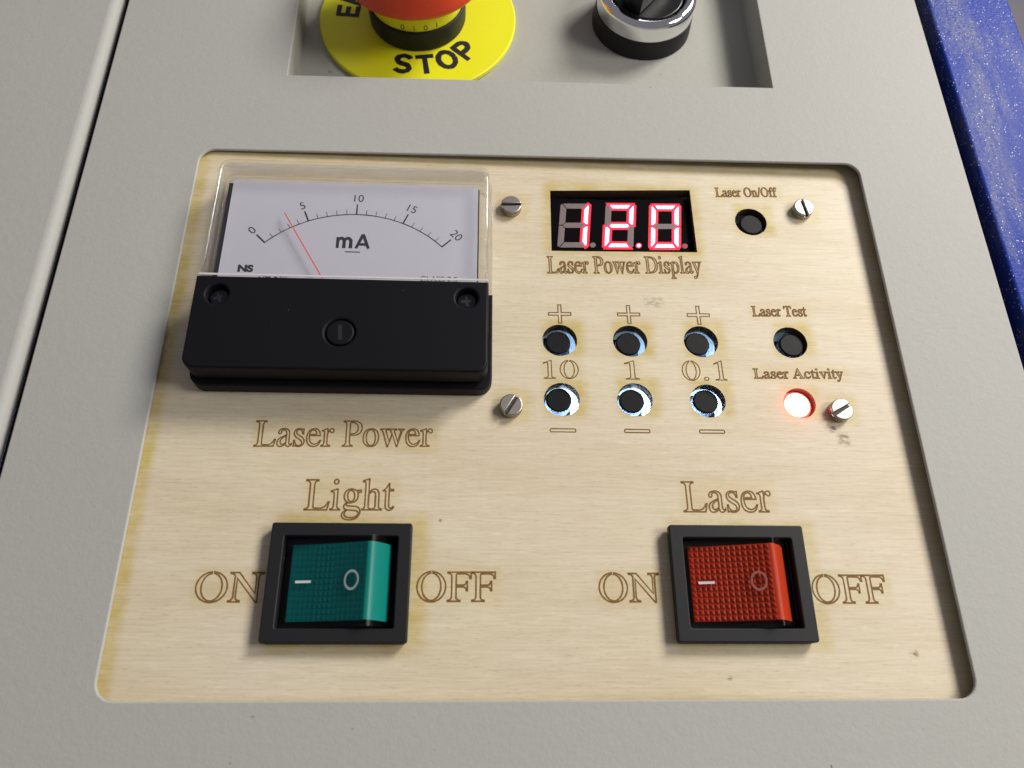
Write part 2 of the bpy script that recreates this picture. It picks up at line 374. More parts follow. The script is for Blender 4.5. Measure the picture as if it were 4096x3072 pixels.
# ------------------------------------------------------------------ the cabinet: cover, lid, side, recess, floor
cab = thing('machine_cabinet', 'grey and blue painted metal machine cabinet around the plywood control board', 'cabinet', at(0, 0, 0))
hole = rrect(-82, -62.77, 82, 62.77, 3.6, 8)
o = obj('console_cover', extrude([rrect(-109.0, -150, 109.6, 185, 1.0, 4), hole, rect(-63.75, 87.5, 63.7, 155)], -0.8, 0, 0.36, 4, 40), M_frame, cab)
o['label'] = 'grey painted sheet metal cover with two rectangular cutouts'
def slab(name, x0, x1, y0, y1, z0, z1, r, m, label, cat, n=8):
    """long slab whose top edges along y are rounded by r"""
    prof = [(x0, z0)] + [(x0+r-r*math.cos(t), z1-r+r*math.sin(t)) for t in [math.pi/2*k/n for k in range(n+1)]] + [(x1-r+r*math.sin(t), z1-r+r*math.cos(t)) for t in [math.pi/2*k/n for k in range(n+1)]] + [(x1, z0)]
    bm = bmesh.new(); a = [bm.verts.new((x, y0, z)) for x, z in prof]; b = [bm.verts.new((x, y1, z)) for x, z in prof]
    for i in range(len(prof)): j = (i+1) % len(prof); bm.faces.new((a[i], a[j], b[j], b[i]))
    bm.faces.new(a[::-1]); bm.faces.new(b)
    o = obj(name, me_from(bm, 50), m, cab); o['label'] = label; return o
slab('lid', -330, -111.4, -150, 185, -58, 0.35, 2.3, M_lid, 'grey painted cabinet lid with a rounded edge beside the console cover', 'lid')
slab('side_panel', 113.1, 137.3, -150, 185, -60, 0.2, 0.9, M_blue, 'scuffed sparkling blue painted cabinet side next to the grey cover', 'cabinet side')
bm = bmesh.new(); boxbm(bm, -330, -150, -64, 112.9, 185, -58.2)
obj('bottom_plate', me_from(bm), M_black2, cab)
bm = bmesh.new(); boxbm(bm, -111.38, -150, -9, -109.02, 185, -3.2); obj('seam_shade_strip', me_from(bm), M_black2, cab)  # black strip added to keep the gap beside the lid dark
# recess tray under the upper cutout
bm = bmesh.new(); boxbm(bm, -72, 86.5, -10.6, 72, 156, -9.6); tr = obj('recess_tray', me_from(bm), M_tray, cab); tr['label'] = 'sunken grey tray under the stop button and selector knob'
for s, (x0, x1) in ((-1, (-65.2, -63.9)), (1, (63.9, 65.2))):
    bm = bmesh.new(); boxbm(bm, x0, 87.6, -9.6, x1, 155, -0.85); obj('side_wall', me_from(bm), M_tray, tr)
bm = bmesh.new(); boxbm(bm, -65.2, 86.6, -9.6, 65.2, 87.55, -0.85); obj('front_wall', me_from(bm), M_tray, tr)
# floor seen past the blue side
bm = bmesh.new(); boxbm(bm, -1500, -1500, -820, 1500, 1500, -810)
o = obj('floor', me_from(bm), M_floor, mw=at(0, 0, 0)); o['kind'] = 'structure'
bm = bmesh.new(); boxbm(bm, 172, -200, -120, 190, 330, -100)
tag(obj('table_rail', me_from(bm), M_brown, mw=at(0, 0, 0)), 'dark brown rail beyond the blue cabinet side', 'rail')

# ------------------------------------------------------------------ plywood board
HOLES = {'p10': (5.05, 12.6), 'p1': (21.14, 12.75), 'p01': (37.45, 12.95), 'test': (58.3, 13.15), 'm10': (5.1, -1.9), 'm1': (21.24, -1.7), 'm01': (37.5, -1.7), 'onoff': (53.4, 46.35)}
LED = (58.14, -1.9)
DISP = [(3.78, 36.42), (39.05, 37.05), (39.0, 55.45), (3.85, 54.05)]
TEXTS = [  # words, left, baseline, width, cap height, slope (deg), line width
    ('Laser Power Display', 2.78, 30.25, 36.87, 4.55, 1.5, 0.27), ('Laser On/Off', 45.52, 53.64, 15.72, 2.75, 1.9, 0.22),
    ('Laser Test', 50.43, 19.84, 12.87, 2.65, 1.3, 0.22), ('Laser Activity', 48.7, 3.95, 20.61, 2.35, 1.05, 0.22),
    ('10', 1.3, 3.09, 7.71, 4.31, 1.0, 0.22), ('1', 19.56, 3.22, 3.01, 4.4, 1.0, 0.22), ('0.1', 32.51, 3.25, 9.88, 4.62, 1.0, 0.22),
    ('Laser Power', -59.78, -13.54, 37.01, 5.63, 0.7, 0.27), ('Light', -48.01, -26.99, 17.9, 6.3, 0.5, 0.30), ('Laser', 29.87, -26.7, 18.65, 6.4, 0.5, 0.30),
    ('ON', -67.11, -45.13, 12.73, 5.55, 0.2, 0.30), ('OFF', -24.61, -44.9, 15.34, 5.6, 0.2, 0.30),
    ('ON', 11.33, -44.88, 12.01, 5.5, 0.2, 0.30), ('OFF', 54.41, -44.99, 15.08, 5.45, 0.2, 0.30)]
SCORCH = [(x+0.9, y+0.6, 3.1, 3.1, 3.2, 1.0) for x, y in HOLES.values()] + [(LED[0]+0.8, LED[1]+0.5, 2.6, 2.6, 3.2, 0.7)]
SCORCH += [(21.4, 46.0, 17.6, 9.0, 3.2, 0.9), (-37.9, -41.0, 13.6, 11.6, 3.4, 0.85), (41.2, -41.2, 14.0, 11.4, 3.2, 0.60),
           (-82, 0, 0.8, 70, 2.6, 1.0), (0, 63.2, 90, 0.8, 3.2, 0.6), (0, -63.5, 60, 0.3, 1.8, 0.5), (82.6, 0, 0.4, 70, 2, 0.5)]
SCORCH += [(-5.3, 48.5, 2.0, 2.0, 3.2, 0.6), (67.3, 50.2, 2.0, 2.0, 3.4, 0.55), (-5.5, -3.5, 2.2, 2.2, 3.6, 0.7), (67.2, -3.4, 2.0, 2.0, 3.4, 0.7)]
SCORCH += [(l+w/2+0.3, b+c/2, w/2, c/2, 2.0, 0.34) for _, l, b, w, c, _, _ in TEXTS]
SMUDGE = [((27.4, 23.0, 1.4, 0.4, 1.6, 0.5), (0.14, 0.13, 0.12)), ((66.6, -10.2, 0.5, 0.7, 1.5, 0.85), (0.17, 0.10, 0.04)),
          ((64.6, -8.0, 0.2, 0.3, 0.9, 0.9), (0.06, 0.04, 0.03)), ((72.6, -54.6, 0.3, 0.2, 1.0, 0.9), (0.20, 0.12, 0.04)), ((35.6, -59.0, 0.05, 0.05, 0.7, 0.9), (0.05, 0.04, 0.03)),
          ((-20.5, -29, 0.05, 0.02, 0.5, 0.8), (0.08, 0.05, 0.03))]
M_wood = wood_mat()
cuts = [rrect(-86, -67, 86, 67, 1, 3)] + [circ(x, y, 3.95) for x, y in HOLES.values()] + [circ(*LED, 3.6), DISP,
        rect(-52.2, -51.2, -27, -32), rect(27.2, -51.2, 52, -32)]
me = extrude(cuts, -2.8, 0)
board = obj('plywood_board', me, [M_wood, M_char], mw=WOOD)
tag(board, 'pale birch plywood control board with burnt brown outline lettering', 'board')
for p in me.polygons:
    if abs(p.normal.z) < 0.5: p.material_index = 1

# serif letter outlines
G = {
'L': (611, "M12 662 L300 662 L300 643 Q218 640 212 560 L212 80 Q212 38 260 38 L380 38 Q510 38 570 174 L598 174 L550 0 L12 0 L12 19 Q100 24 106 100 L106 562 Q104 638 12 643 Z"),
'a': (444, "M442 66 L442 40 Q400 -10 350 -10 Q290 -10 284 62 Q200 -10 130 -10 Q37 -10 37 95 Q37 190 160 240 Q240 270 284 290 L284 330 Q284 424 200 424 Q135 424 135 380 Q140 330 98 322 Q56 326 56 366 Q70 460 225 460 Q365 455 367 320 L367 110 Q367 52 395 46 Q418 46 442 66 Z M284 262 L284 130 Q280 90 240 66 Q205 44 180 46 Q125 52 124 120 Q124 185 200 224 Q240 246 284 262 Z"),
's': (389, "M320 452 L320 318 L300 318 Q275 430 190 430 Q118 428 116 368 Q118 325 175 295 L270 240 Q355 190 350 120 Q340 -8 195 -10 Q150 -8 105 8 Q82 14 72 -4 L54 -4 L54 150 L74 150 Q100 14 200 14 Q282 18 284 86 Q284 130 230 165 L160 205 Q52 262 52 340 Q56 455 185 460 Q225 460 265 445 Q290 440 300 452 Z"),
'e': (444, "M408 155 L424 150 Q380 -10 235 -10 Q25 -4 25 220 Q30 455 240 460 Q395 455 405 277 L97 277 Q97 60 250 50 Q345 52 408 155 Z M99 309 L300 309 Q295 422 210 424 Q112 420 99 309 Z"),
'r': (345, "M5 412 L160 460 L164 456 L164 370 Q220 455 275 460 Q335 458 338 400 Q334 355 295 352 Q265 354 240 385 Q225 400 210 390 Q164 350 160 300 L160 90 Q162 25 245 20 L245 0 L5 0 L5 18 Q74 26 76 80 L76 340 Q74 410 5 400 Z"),
'n': (500, "M16 412 L156 460 L162 458 L162 380 Q230 460 305 460 Q410 455 412 310 L412 80 Q416 24 480 18 L480 0 L268 0 L268 18 Q326 26 328 90 L328 305 Q328 402 270 402 Q220 402 164 344 L164 80 Q166 22 226 18 L226 0 L18 0 L18 18 Q76 24 80 90 L80 340 Q78 402 16 398 Z"),
'h': (500, "M9 643 L154 683 L160 680 L160 378 Q228 460 302 460 Q408 455 410 310 L410 80 Q414 24 482 18 L482 0 L268 0 L268 18 Q324 26 326 90 L326 305 Q326 400 265 400 Q215 400 160 340 L160 80 Q162 22 224 18 L224 0 L10 0 L10 18 Q72 24 76 90 L76 570 Q76 630 9 624 Z"),
'f': (333, "M309 450 L309 418 L188 418 L188 100 Q190 24 280 18 L280 0 L20 0 L20 18 Q98 24 104 100 L104 418 L21 418 L21 450 L104 450 Q104 675 270 683 Q375 680 383 610 Q380 572 345 570 Q318 572 300 610 Q285 650 250 655 Q186 650 188 540 L188 450 Z"),
'/': (290, "M0 -14 L60 -14 L290 676 L230 676 Z"),
'P': (556, "M16 662 L296 662 Q540 655 542 480 Q540 290 290 284 L202 290 L202 100 Q204 26 292 19 L292 0 L16 0 L16 19 Q96 26 100 110 L100 550 Q98 636 16 643 Z M202 590 Q202 624 240 624 Q428 624 430 474 Q428 324 255 322 L202 326 Z"),
'o': (500, "M250 460 Q465 455 470 230 Q460 -5 245 -10 Q35 -4 29 220 Q38 455 250 460 Z M240 432 Q120 425 119 245 Q125 25 255 18 Q378 24 380 200 Q375 425 240 432 Z"),
'w': (722, "M694 450 L694 435 Q650 430 630 380 L500 -14 L486 -14 L360 300 L235 -14 L220 -14 L90 370 Q70 425 21 435 L21 450 L225 450 L225 435 Q165 430 175 390 L270 130 L345 320 L325 370 Q310 425 250 435 L250 450 L470 450 L470 435 Q408 430 416 390 L512 130 L598 380 Q600 428 540 435 L540 450 Z"),
'D': (722, "M16 662 L310 662 Q680 650 685 335 Q680 10 300 0 L16 0 L16 19 Q98 26 104 110 L104 550 Q100 636 16 643 Z M206 590 Q208 624 250 624 Q560 624 574 330 Q560 40 255 38 Q206 40 206 75 Z"),
'i': (278, "M20 412 L175 460 L179 456 L179 90 Q182 22 253 16 L253 0 L16 0 L16 16 Q90 22 95 90 L95 345 Q92 405 20 396 Z M130 672 Q182 670 182 622 Q180 572 130 570 Q80 572 78 622 Q80 670 130 672 Z"),
'p': (500, "M5 400 L155 460 L160 456 L160 380 Q220 460 290 460 Q466 450 470 235 Q460 0 260 -10 Q205 -8 160 35 L160 -130 Q164 -196 250 -198 L250 -217 L5 -217 L5 -200 Q72 -194 76 -130 L76 335 Q72 395 5 388 Z M160 335 Q200 398 255 400 Q380 390 384 210 Q376 30 260 26 Q195 30 160 85 Z"),
'l': (278, "M20 640 L178 683 L182 680 L182 90 Q184 24 257 18 L257 0 L20 0 L20 18 Q94 24 98 90 L98 570 Q96 632 20 624 Z"),
'y': (500, "M475 450 L475 435 Q432 430 415 390 L250 -40 Q180 -215 90 -218 Q34 -214 30 -168 Q34 -130 75 -128 Q105 -130 130 -142 Q165 -140 200 -50 L215 0 L70 350 Q50 425 14 433 L14 450 L222 450 L222 435 Q154 430 162 390 L262 130 L350 380 Q358 428 298 435 L298 450 Z"),
'T': (611, "M17 662 L570 662 L580 492 L556 492 Q540 624 440 624 L356 624 L356 100 Q358 26 452 19 L452 0 L136 0 L136 19 Q244 26 250 110 L250 624 L165 624 Q60 622 42 492 L18 492 Z"),
't': (278, "M150 579 L158 579 L158 450 L260 450 L260 418 L156 418 L156 110 Q160 38 208 36 Q240 38 262 72 L276 62 Q240 -10 168 -10 Q76 -8 72 100 L72 418 L14 418 L14 430 Q90 470 150 579 Z"),
'A': (722, "M15 0 L15 19 Q70 26 105 105 L340 674 L366 674 L610 100 Q640 26 706 19 L706 0 L432 0 L432 19 Q520 20 500 85 L455 200 L195 200 L155 100 Q130 22 215 19 L215 0 Z M210 240 L440 240 L326 530 Z"),
'c': (444, "M398 156 L412 147 Q365 -10 220 -10 Q25 -4 25 210 Q32 455 245 460 Q390 455 394 345 Q390 308 352 306 Q320 308 308 350 Q290 425 235 428 Q112 422 108 255 Q114 62 250 52 Q330 54 398 156 Z"),
'v': (500, "M477 450 L477 435 Q440 430 420 380 L270 -14 L255 -14 L82 370 Q60 425 19 435 L19 450 L215 450 L215 435 Q155 430 170 390 L278 125 L372 370 Q385 430 325 435 L325 450 Z"),
'g': (500, "M470 388 L388 388 Q404 350 402 310 Q395 170 235 152 Q195 150 170 158 Q125 130 128 110 Q135 86 200 84 L330 78 Q468 68 470 -40 Q455 -200 230 -218 Q30 -210 28 -110 Q40 -40 130 2 Q64 30 66 70 Q74 120 140 170 Q60 215 62 305 Q75 455 230 460 Q285 458 330 430 L470 430 Z M225 430 Q145 425 145 320 Q152 190 235 182 Q318 188 318 290 Q312 425 225 430 Z M155 0 Q90 -45 92 -95 Q100 -165 250 -170 Q420 -160 425 -65 Q420 -15 320 -12 Z"),
'N': (722, "M12 662 L190 662 L560 190 L560 560 Q556 636 470 643 L470 662 L707 662 L707 643 Q616 636 612 560 L612 -11 L590 -11 L158 530 L158 110 Q162 26 250 19 L250 0 L12 0 L12 19 Q100 26 106 110 L106 590 Q80 640 12 643 Z"),
'F': (556, "M12 662 L546 662 L546 520 L522 520 Q508 624 410 624 L240 624 Q206 622 206 590 L206 364 L360 364 Q430 364 440 450 L462 450 L462 240 L440 240 Q430 324 360 324 L206 324 L206 100 Q208 24 292 19 L292 0 L12 0 L12 19 Q98 26 104 110 L104 550 Q100 636 12 643 Z"),
'1': (500, "M111 581 L299 676 L308 674 L308 80 Q310 20 394 15 L394 0 L118 0 L118 15 Q214 20 220 95 L220 560 Q218 600 175 588 L111 562 Z"),
'.': (250, "M125 96 Q180 94 182 42 Q180 -12 125 -14 Q70 -12 68 42 Q70 94 125 96 Z"),
' ': (250, ""),
}
def parse(d):
    out = []; cur = []; tok = d.replace('M', ' M ').replace('L', ' L ').replace('Q', ' Q ').replace('Z', ' Z ').split(); i = 0
    while i < len(tok):
        t = tok[i]
        if t == 'M': cur = [(float(tok[i+1]), float(tok[i+2]))]; i += 3
        elif t == 'L': cur.append((float(tok[i+1]), float(tok[i+2]))); i += 3
        elif t == 'Q':
            x0, y0 = cur[-1]; x1, y1, x2, y2 = map(float, tok[i+1:i+5])
            for k in range(1, 6):
                u = k/5; cur.append(((1-u)**2*x0+2*u*(1-u)*x1+u*u*x2, (1-u)**2*y0+2*u*(1-u)*y1+u*u*y2))
            i += 5
        else: out.append(cur); i += 1
    return out
def ring_gap(cx, cy, rx, ry, ix, iy, g=5):
    """letter O drawn as one line: the outer and inner oval run into each other at the top"""
    n = 40; a0, a1 = math.radians(90+g), math.radians(450-g)
    o = [(cx+rx*math.cos(a0+(a1-a0)*k/n), cy+ry*math.sin(a0+(a1-a0)*k/n)) for k in range(n+1)]
    b0, b1 = math.radians(450-g*1.6), math.radians(90+g*1.6)
    return o + [(cx+ix*math.cos(b0+(b1-b0)*k/n), cy+iy*math.sin(b0+(b1-b0)*k/n)) for k in range(n+1)]
def glyph(c):
    if c == 'O': return 722, [ring_gap(361, 331, 327, 345, 218, 312)]
    if c == '0': return 500, [ring_gap(250, 331, 226, 345, 128, 318, 7)]
    w, d = G[c]; return w, parse(d)
def words(s):
    x = 0; cs = []
    for c in s:
        w, g = glyph(c)
        cs += [[(px+x, py) for px, py in k] for k in g]; x += w
    return cs
for s, left, base, wid, cap, slope, lw in TEXTS:
    cs = words(s); xs = [p[0] for c in cs for p in c]; x0, x1 = min(xs), max(xs)
    cs = [rot([(left+(px-x0)/(x1-x0)*wid, base+py/662*cap) for px, py in c], left, base, slope) for c in cs]
    o = obj('engraved_lettering', ribbon(cs, lw*1.15, 0.02), M_burn, board)
    o['label'] = 'burnt outline lettering reading ' + s
for x, y in ((5.24, 19.36), (21.24, 19.6), (37.55, 19.8)):
    a, b, t_ = 2.58, 2.36, 0.36
    c = [(-a,-t_),(-a,t_),(-t_,t_),(-t_,b),(t_,b),(t_,t_),(a,t_),(a,-t_),(t_,-t_),(t_,-b),(-t_,-b),(-t_,-t_)]
    obj('engraved_plus_sign', ribbon([rot([(x+px, y+py) for px, py in c], x, y, 1.0)], 0.27, 0.02), M_burn, board)
for x, y in ((5.13, -9.1), (21.25, -9.02), (37.64, -8.92)):
    obj('engraved_minus_sign', ribbon([rrect(x-2.75, y-0.36, x+2.75, y+0.36, 0.25, 3)], 0.27, 0.02), M_burn, board)

# ------------------------------------------------------------------ board screws
def slot_screw(x, y, ang, label):
    t = thing('slotted_screw', label, 'screw', onwood(x, y, 0), 'screws holding the electronics behind the board')
    obj('shank', lathe([(1.4, -6), (1.4, 0.2)], 24), M_steel, t)
    hd = obj('head', lathe([(0, 0.02), (2.35, 0.02), (2.5, 0.15), (2.5, 1.15), (0, 1.15)], 48), M_steel, t)
    w = 0.30
    for s in (0, 180):
        a0 = math.asin(w/2.5); pts = [(2.5*math.cos(a0+(math.pi-2*a0)*k/20), 2.5*math.sin(a0+(math.pi-2*a0)*k/20)) for k in range(21)]
        obj('head_half', extrude([rot(pts, 0, 0, ang+s)], 1.16, 1.95, 0.28, 3), M_steel, t)
    bm = bmesh.new(); boxbm(bm, -2.3, -w, 1.16, 2.3, w, 1.2); bm.transform(Matrix.Rotation(math.radians(ang), 4, 'Z'))
    obj('slot', me_from(bm), M_slot, t)
slot_screw(-5.87, 48.24, 2, 'steel slotted screw beside the meter, left of the red display, slot lying level')
slot_screw(66.61, 49.88, -80, 'steel slotted screw beside the Laser On/Off button, slot running nearly upright')
slot_screw(-6.07, -4.02, 58, 'steel slotted screw below the corner of the meter, slot tilted steeply')
slot_screw(66.59, -3.92, 30, 'steel slotted screw right of the glowing red indicator, slot slanting gently')

# ------------------------------------------------------------------ electronics behind the board
cb = thing('circuit_board', 'pale circuit board behind the plywood, lit bluish white around the buttons', 'circuit board', onwood(30, 22, -7.2))
obj('board_plate', extrude([rect(-41, -34, 41, 34), rect(-30, 11.2, 13, 34.8-0.9)], 0, 1.6), M_pcb, cb)
for x, y in ((-16.8, -28.6), (-0.5, -28.4), (18, -18), (-32, -27.5)):
    bm = bmesh.new(); boxbm(bm, x-0.8, y-0.5, 1.6, x+0.8, y+0.5, 2.3); obj('light_chip', me_from(bm), M_chip, cb)
for i, (x, y, e) in enumerate(((13.2, -6.6, 0.011), (29.5, -6.4, 0.011), (48.0, 4.0, 0.002), (-2.0, -5.5, 0.003))):
    l = bpy.data.lights.new('board_led', 'POINT'); l.energy = e; l.color = (0.40, 0.63, 1.0); l.shadow_soft_size = 0.0012
    l.energy *= 13
    lo = bpy.data.objects.new('board_led', l); COL.objects.link(lo); lo.matrix_world = onwood(x, y, -4.1)
CAPS = {'p10': (4.81, 12.64), 'p1': (20.92, 12.68), 'p01': (36.95, 13.0), 'test': (58.95, 13.0), 'm10': (4.6, -1.5), 'm1': (20.82, -1.5), 'm01': (37.4, -1.3), 'onoff': (53.8, 46.3)}
def cap_button(key, label, top=-1.2):
    x, y = CAPS[key]
    t = thing('push_button', label, 'button', onwood(x, y, 0), 'black round buttons set in the board holes')
    bm = bmesh.new(); boxbm(bm, -2.95, -2.95, -5.58, 2.95, 2.95, -5.1); obj('switch_body', me_from(bm), M_blackg, t)
    obj('cap', lathe([(0, -5.05), (2.85, -5.05), (2.85, top-0.35)] + arc(2.5, top-0.35, 0.35, 10, 90, 4) + [(0, top)], 40), M_button, t)
cap_button('onoff', 'black round button in the hole under the words Laser On/Off', -0.9)
cap_button('test', 'black round button in the hole under the words Laser Test', -0.9)
cap_button('p10', 'black push button under a plus sign, in the column nearest the meter')
cap_button('p1', 'black push button under a plus sign, in the middle of three columns')
cap_button('p01', 'black push button under a plus sign, in the column nearest the Laser Test button')
cap_button('m10', 'glow-ringed black button above a minus sign, nearest the meter')
cap_button('m1', 'glow-ringed black button above a minus sign, between its two twins')
cap_button('m01', 'glow-ringed black button above a minus sign, nearest the red indicator')
# indicator
t = thing('indicator_led', 'brightly glowing red indicator under the words Laser Activity', 'indicator', onwood(LED[0]-0.1, LED[1], 0))
obj('dome', lathe([(0, -5.55), (3.3, -5.55), (3.3, -1.7)] + [(3.3*math.cos(math.radians(k)), -1.7+1.0*math.sin(math.radians(k))) for k in range(10, 91, 10)], 32), [M_ledhot, M_ledrim], t)
for p in t.children[0].data.polygons:
    if math.hypot(p.center.x, p.center.y) > 2.9*S: p.material_index = 1
obj('collar', lathe([(3.32, -5.55), (3.9, -5.55), (3.9, -4.2), (3.32, -4.2)], 32), plain('indicator_collar', (0.55, 0.35, 0.42), 0.3), t)
l = bpy.data.lights.new('indicator_light', 'POINT'); l.energy = 0.0012; l.color = (1.0, 0.05, 0.02); l.shadow_soft_size = 0.0008
lo = bpy.data.objects.new('indicator_light', l); COL.objects.link(lo); lo.matrix_world = onwood(LED[0]-0.6, LED[1]-0.4, 0.7)

# seven-segment display
t = thing('digit_display', 'three digit red display showing 12.0 in a black housing', 'display', onwood(21.4, 45.5, 0))
def dl(x, y): return (x-21.4, y-45.5)
hs = [dl(*p) for p in rot(rect(3.0, 35.6, 40.6, 53.2), 21.4, 45.5, 1.9)]
obj('housing', extrude([hs], -8.5, -1.55, 0.25, 2), M_face, t)
bk = [dl(*p) for p in rot(rect(1.5, 34, 41.5, 57), 21.4, 45.5, 1.5)]
obj('back_plate', extrude([bk], -9.4, -8.6), M_black2, t)
def seg_me(pts, z, rim=0.30, bleed=0.0):
    """one segment: bright core face, red rim face"""
    cx = sum(p[0] for p in pts)/len(pts); cy = sum(p[1] for p in pts)/len(pts)
    bm = bmesh.new(); n = len(pts)
    inner = []
    for i in range(n):
        a, b, c = Vector(pts[i-1]), Vector(pts[i]), Vector(pts[(i+1) % n])
        d1 = (b-a).normalized(); d2 = (c-b).normalized(); n1 = Vector((-d1.y, d1.x)); n2 = Vector((-d2.y, d2.x))
        m = n1+n2; m = m/max(0.4, m.dot(n1)) ; inner.append(b+m*rim)
    if (inner[0]-Vector((cx, cy))).length > (Vector(pts[0])-Vector((cx, cy))).length:
        inner = [Vector(pts[i])*2-inner[i] for i in range(n)]
    vo = [bm.verts.new((p[0], p[1], z)) for p in pts]; vi = [bm.verts.new((p.x, p.y, z+0.01)) for p in inner]; vb = [bm.verts.new((p[0], p[1], z-0.03)) for p in pts]
    f = bm.faces.new(vi); f.material_index = 0
    for i in range(n):
        j = (i+1) % n
        f = bm.faces.new((vo[i], vo[j], vi[j], vi[i])); f.material_index = 1
        f = bm.faces.new((vb[i], vb[j], vo[j], vo[i])); f.material_index = 1
    if bleed:
        g = [Vector(p)*2-q for p, q in zip(pts, inner)]
        g = [Vector(p)+(q-Vector(p))*(bleed/rim) for p, q in zip(pts, g)]
        va = [bm.verts.new((p[0], p[1], z-0.028)) for p in pts]; vg = [bm.verts.new((p.x, p.y, z-0.028)) for p in g]
        for i in range(n):
            j = (i+1) % n; f = bm.faces.new((va[i], va[j], vg[j], vg[i])); f.material_index = 2
    return me_from(bm, 30, False)
W7, H7, T7 = 7.3, 12.9, 1.5
def segs():
    h = T7/2; g = 0.13; X, Y = W7, H7
    hor = lambda y: [(h+g, y), (2*h+g*0.6, y-h), (X-2*h-g*0.6, y-h), (X-h-g, y), (X-2*h-g*0.6, y+h), (2*h+g*0.6, y+h)]
    ver = lambda x, y0, y1: [(x, y0+g), (x+h, y0+h+g*0.6), (x+h, y1-h-g*0.6), (x, y1-g), (x-h, y1-h-g*0.6), (x-h, y0+h+g*0.6)]
    out = {'a': [(T7*0.35+g, Y), (T7+g, Y-T7), (X-T7-g, Y-T7), (X-T7*0.35-g, Y)], 'd': [(T7*0.35+g, 0), (X-T7*0.35-g, 0), (X-T7-g, T7), (T7+g, T7)],
           'g': hor(Y/2), 'f': [(0, Y-0.45), (0, Y/2+g), (h, Y/2+g), (T7, Y/2+h+g), (T7, Y-T7-g), (T7*0.3, Y-g)], 'e': [(0, 0.45), (T7*0.3, g), (T7, T7+g), (T7, Y/2-h-g), (h, Y/2-g), (0, Y/2-g)]}
    out['b'] = [(X-x, y) for x, y in out['f']][::-1]; out['c'] = [(X-x, y) for x, y in out['e']][::-1]
    return out
LIT = ['bc', 'abged', 'abcdef']
for di, lx in enumerate((5.35, 16.62, 27.98)):
    ly = 38.45 + (lx-5.35)*0.0165
    def tf(p): return dl(*rot([(lx+p[0]+p[1]*0.121, ly+p[1])], lx, ly, 1.5)[0])
    face = obj('digit', extrude([[tf(p) for p in rect(-1.2, -0.9, 8.6, 13.4)]], -1.56, -1.535), M_face, t)
    for k, pts in segs().items():
        lit = k in LIT[di]
        obj('segment', seg_me([tf(p) for p in pts], -1.50, bleed=0.42 if lit else 0), [M_segcore, M_segrim, M_segbleed] if lit else [M_segoff, M_segoff], face)
    dm = [M_segcore, M_segrim] if di == 1 else ([M_segdim]*2 if di == 2 else [M_segoff]*2)
    obj('decimal_point', seg_me([tf(p) for p in circ(8.62, 0.72, 0.72, 20)], -1.50), dm, face)

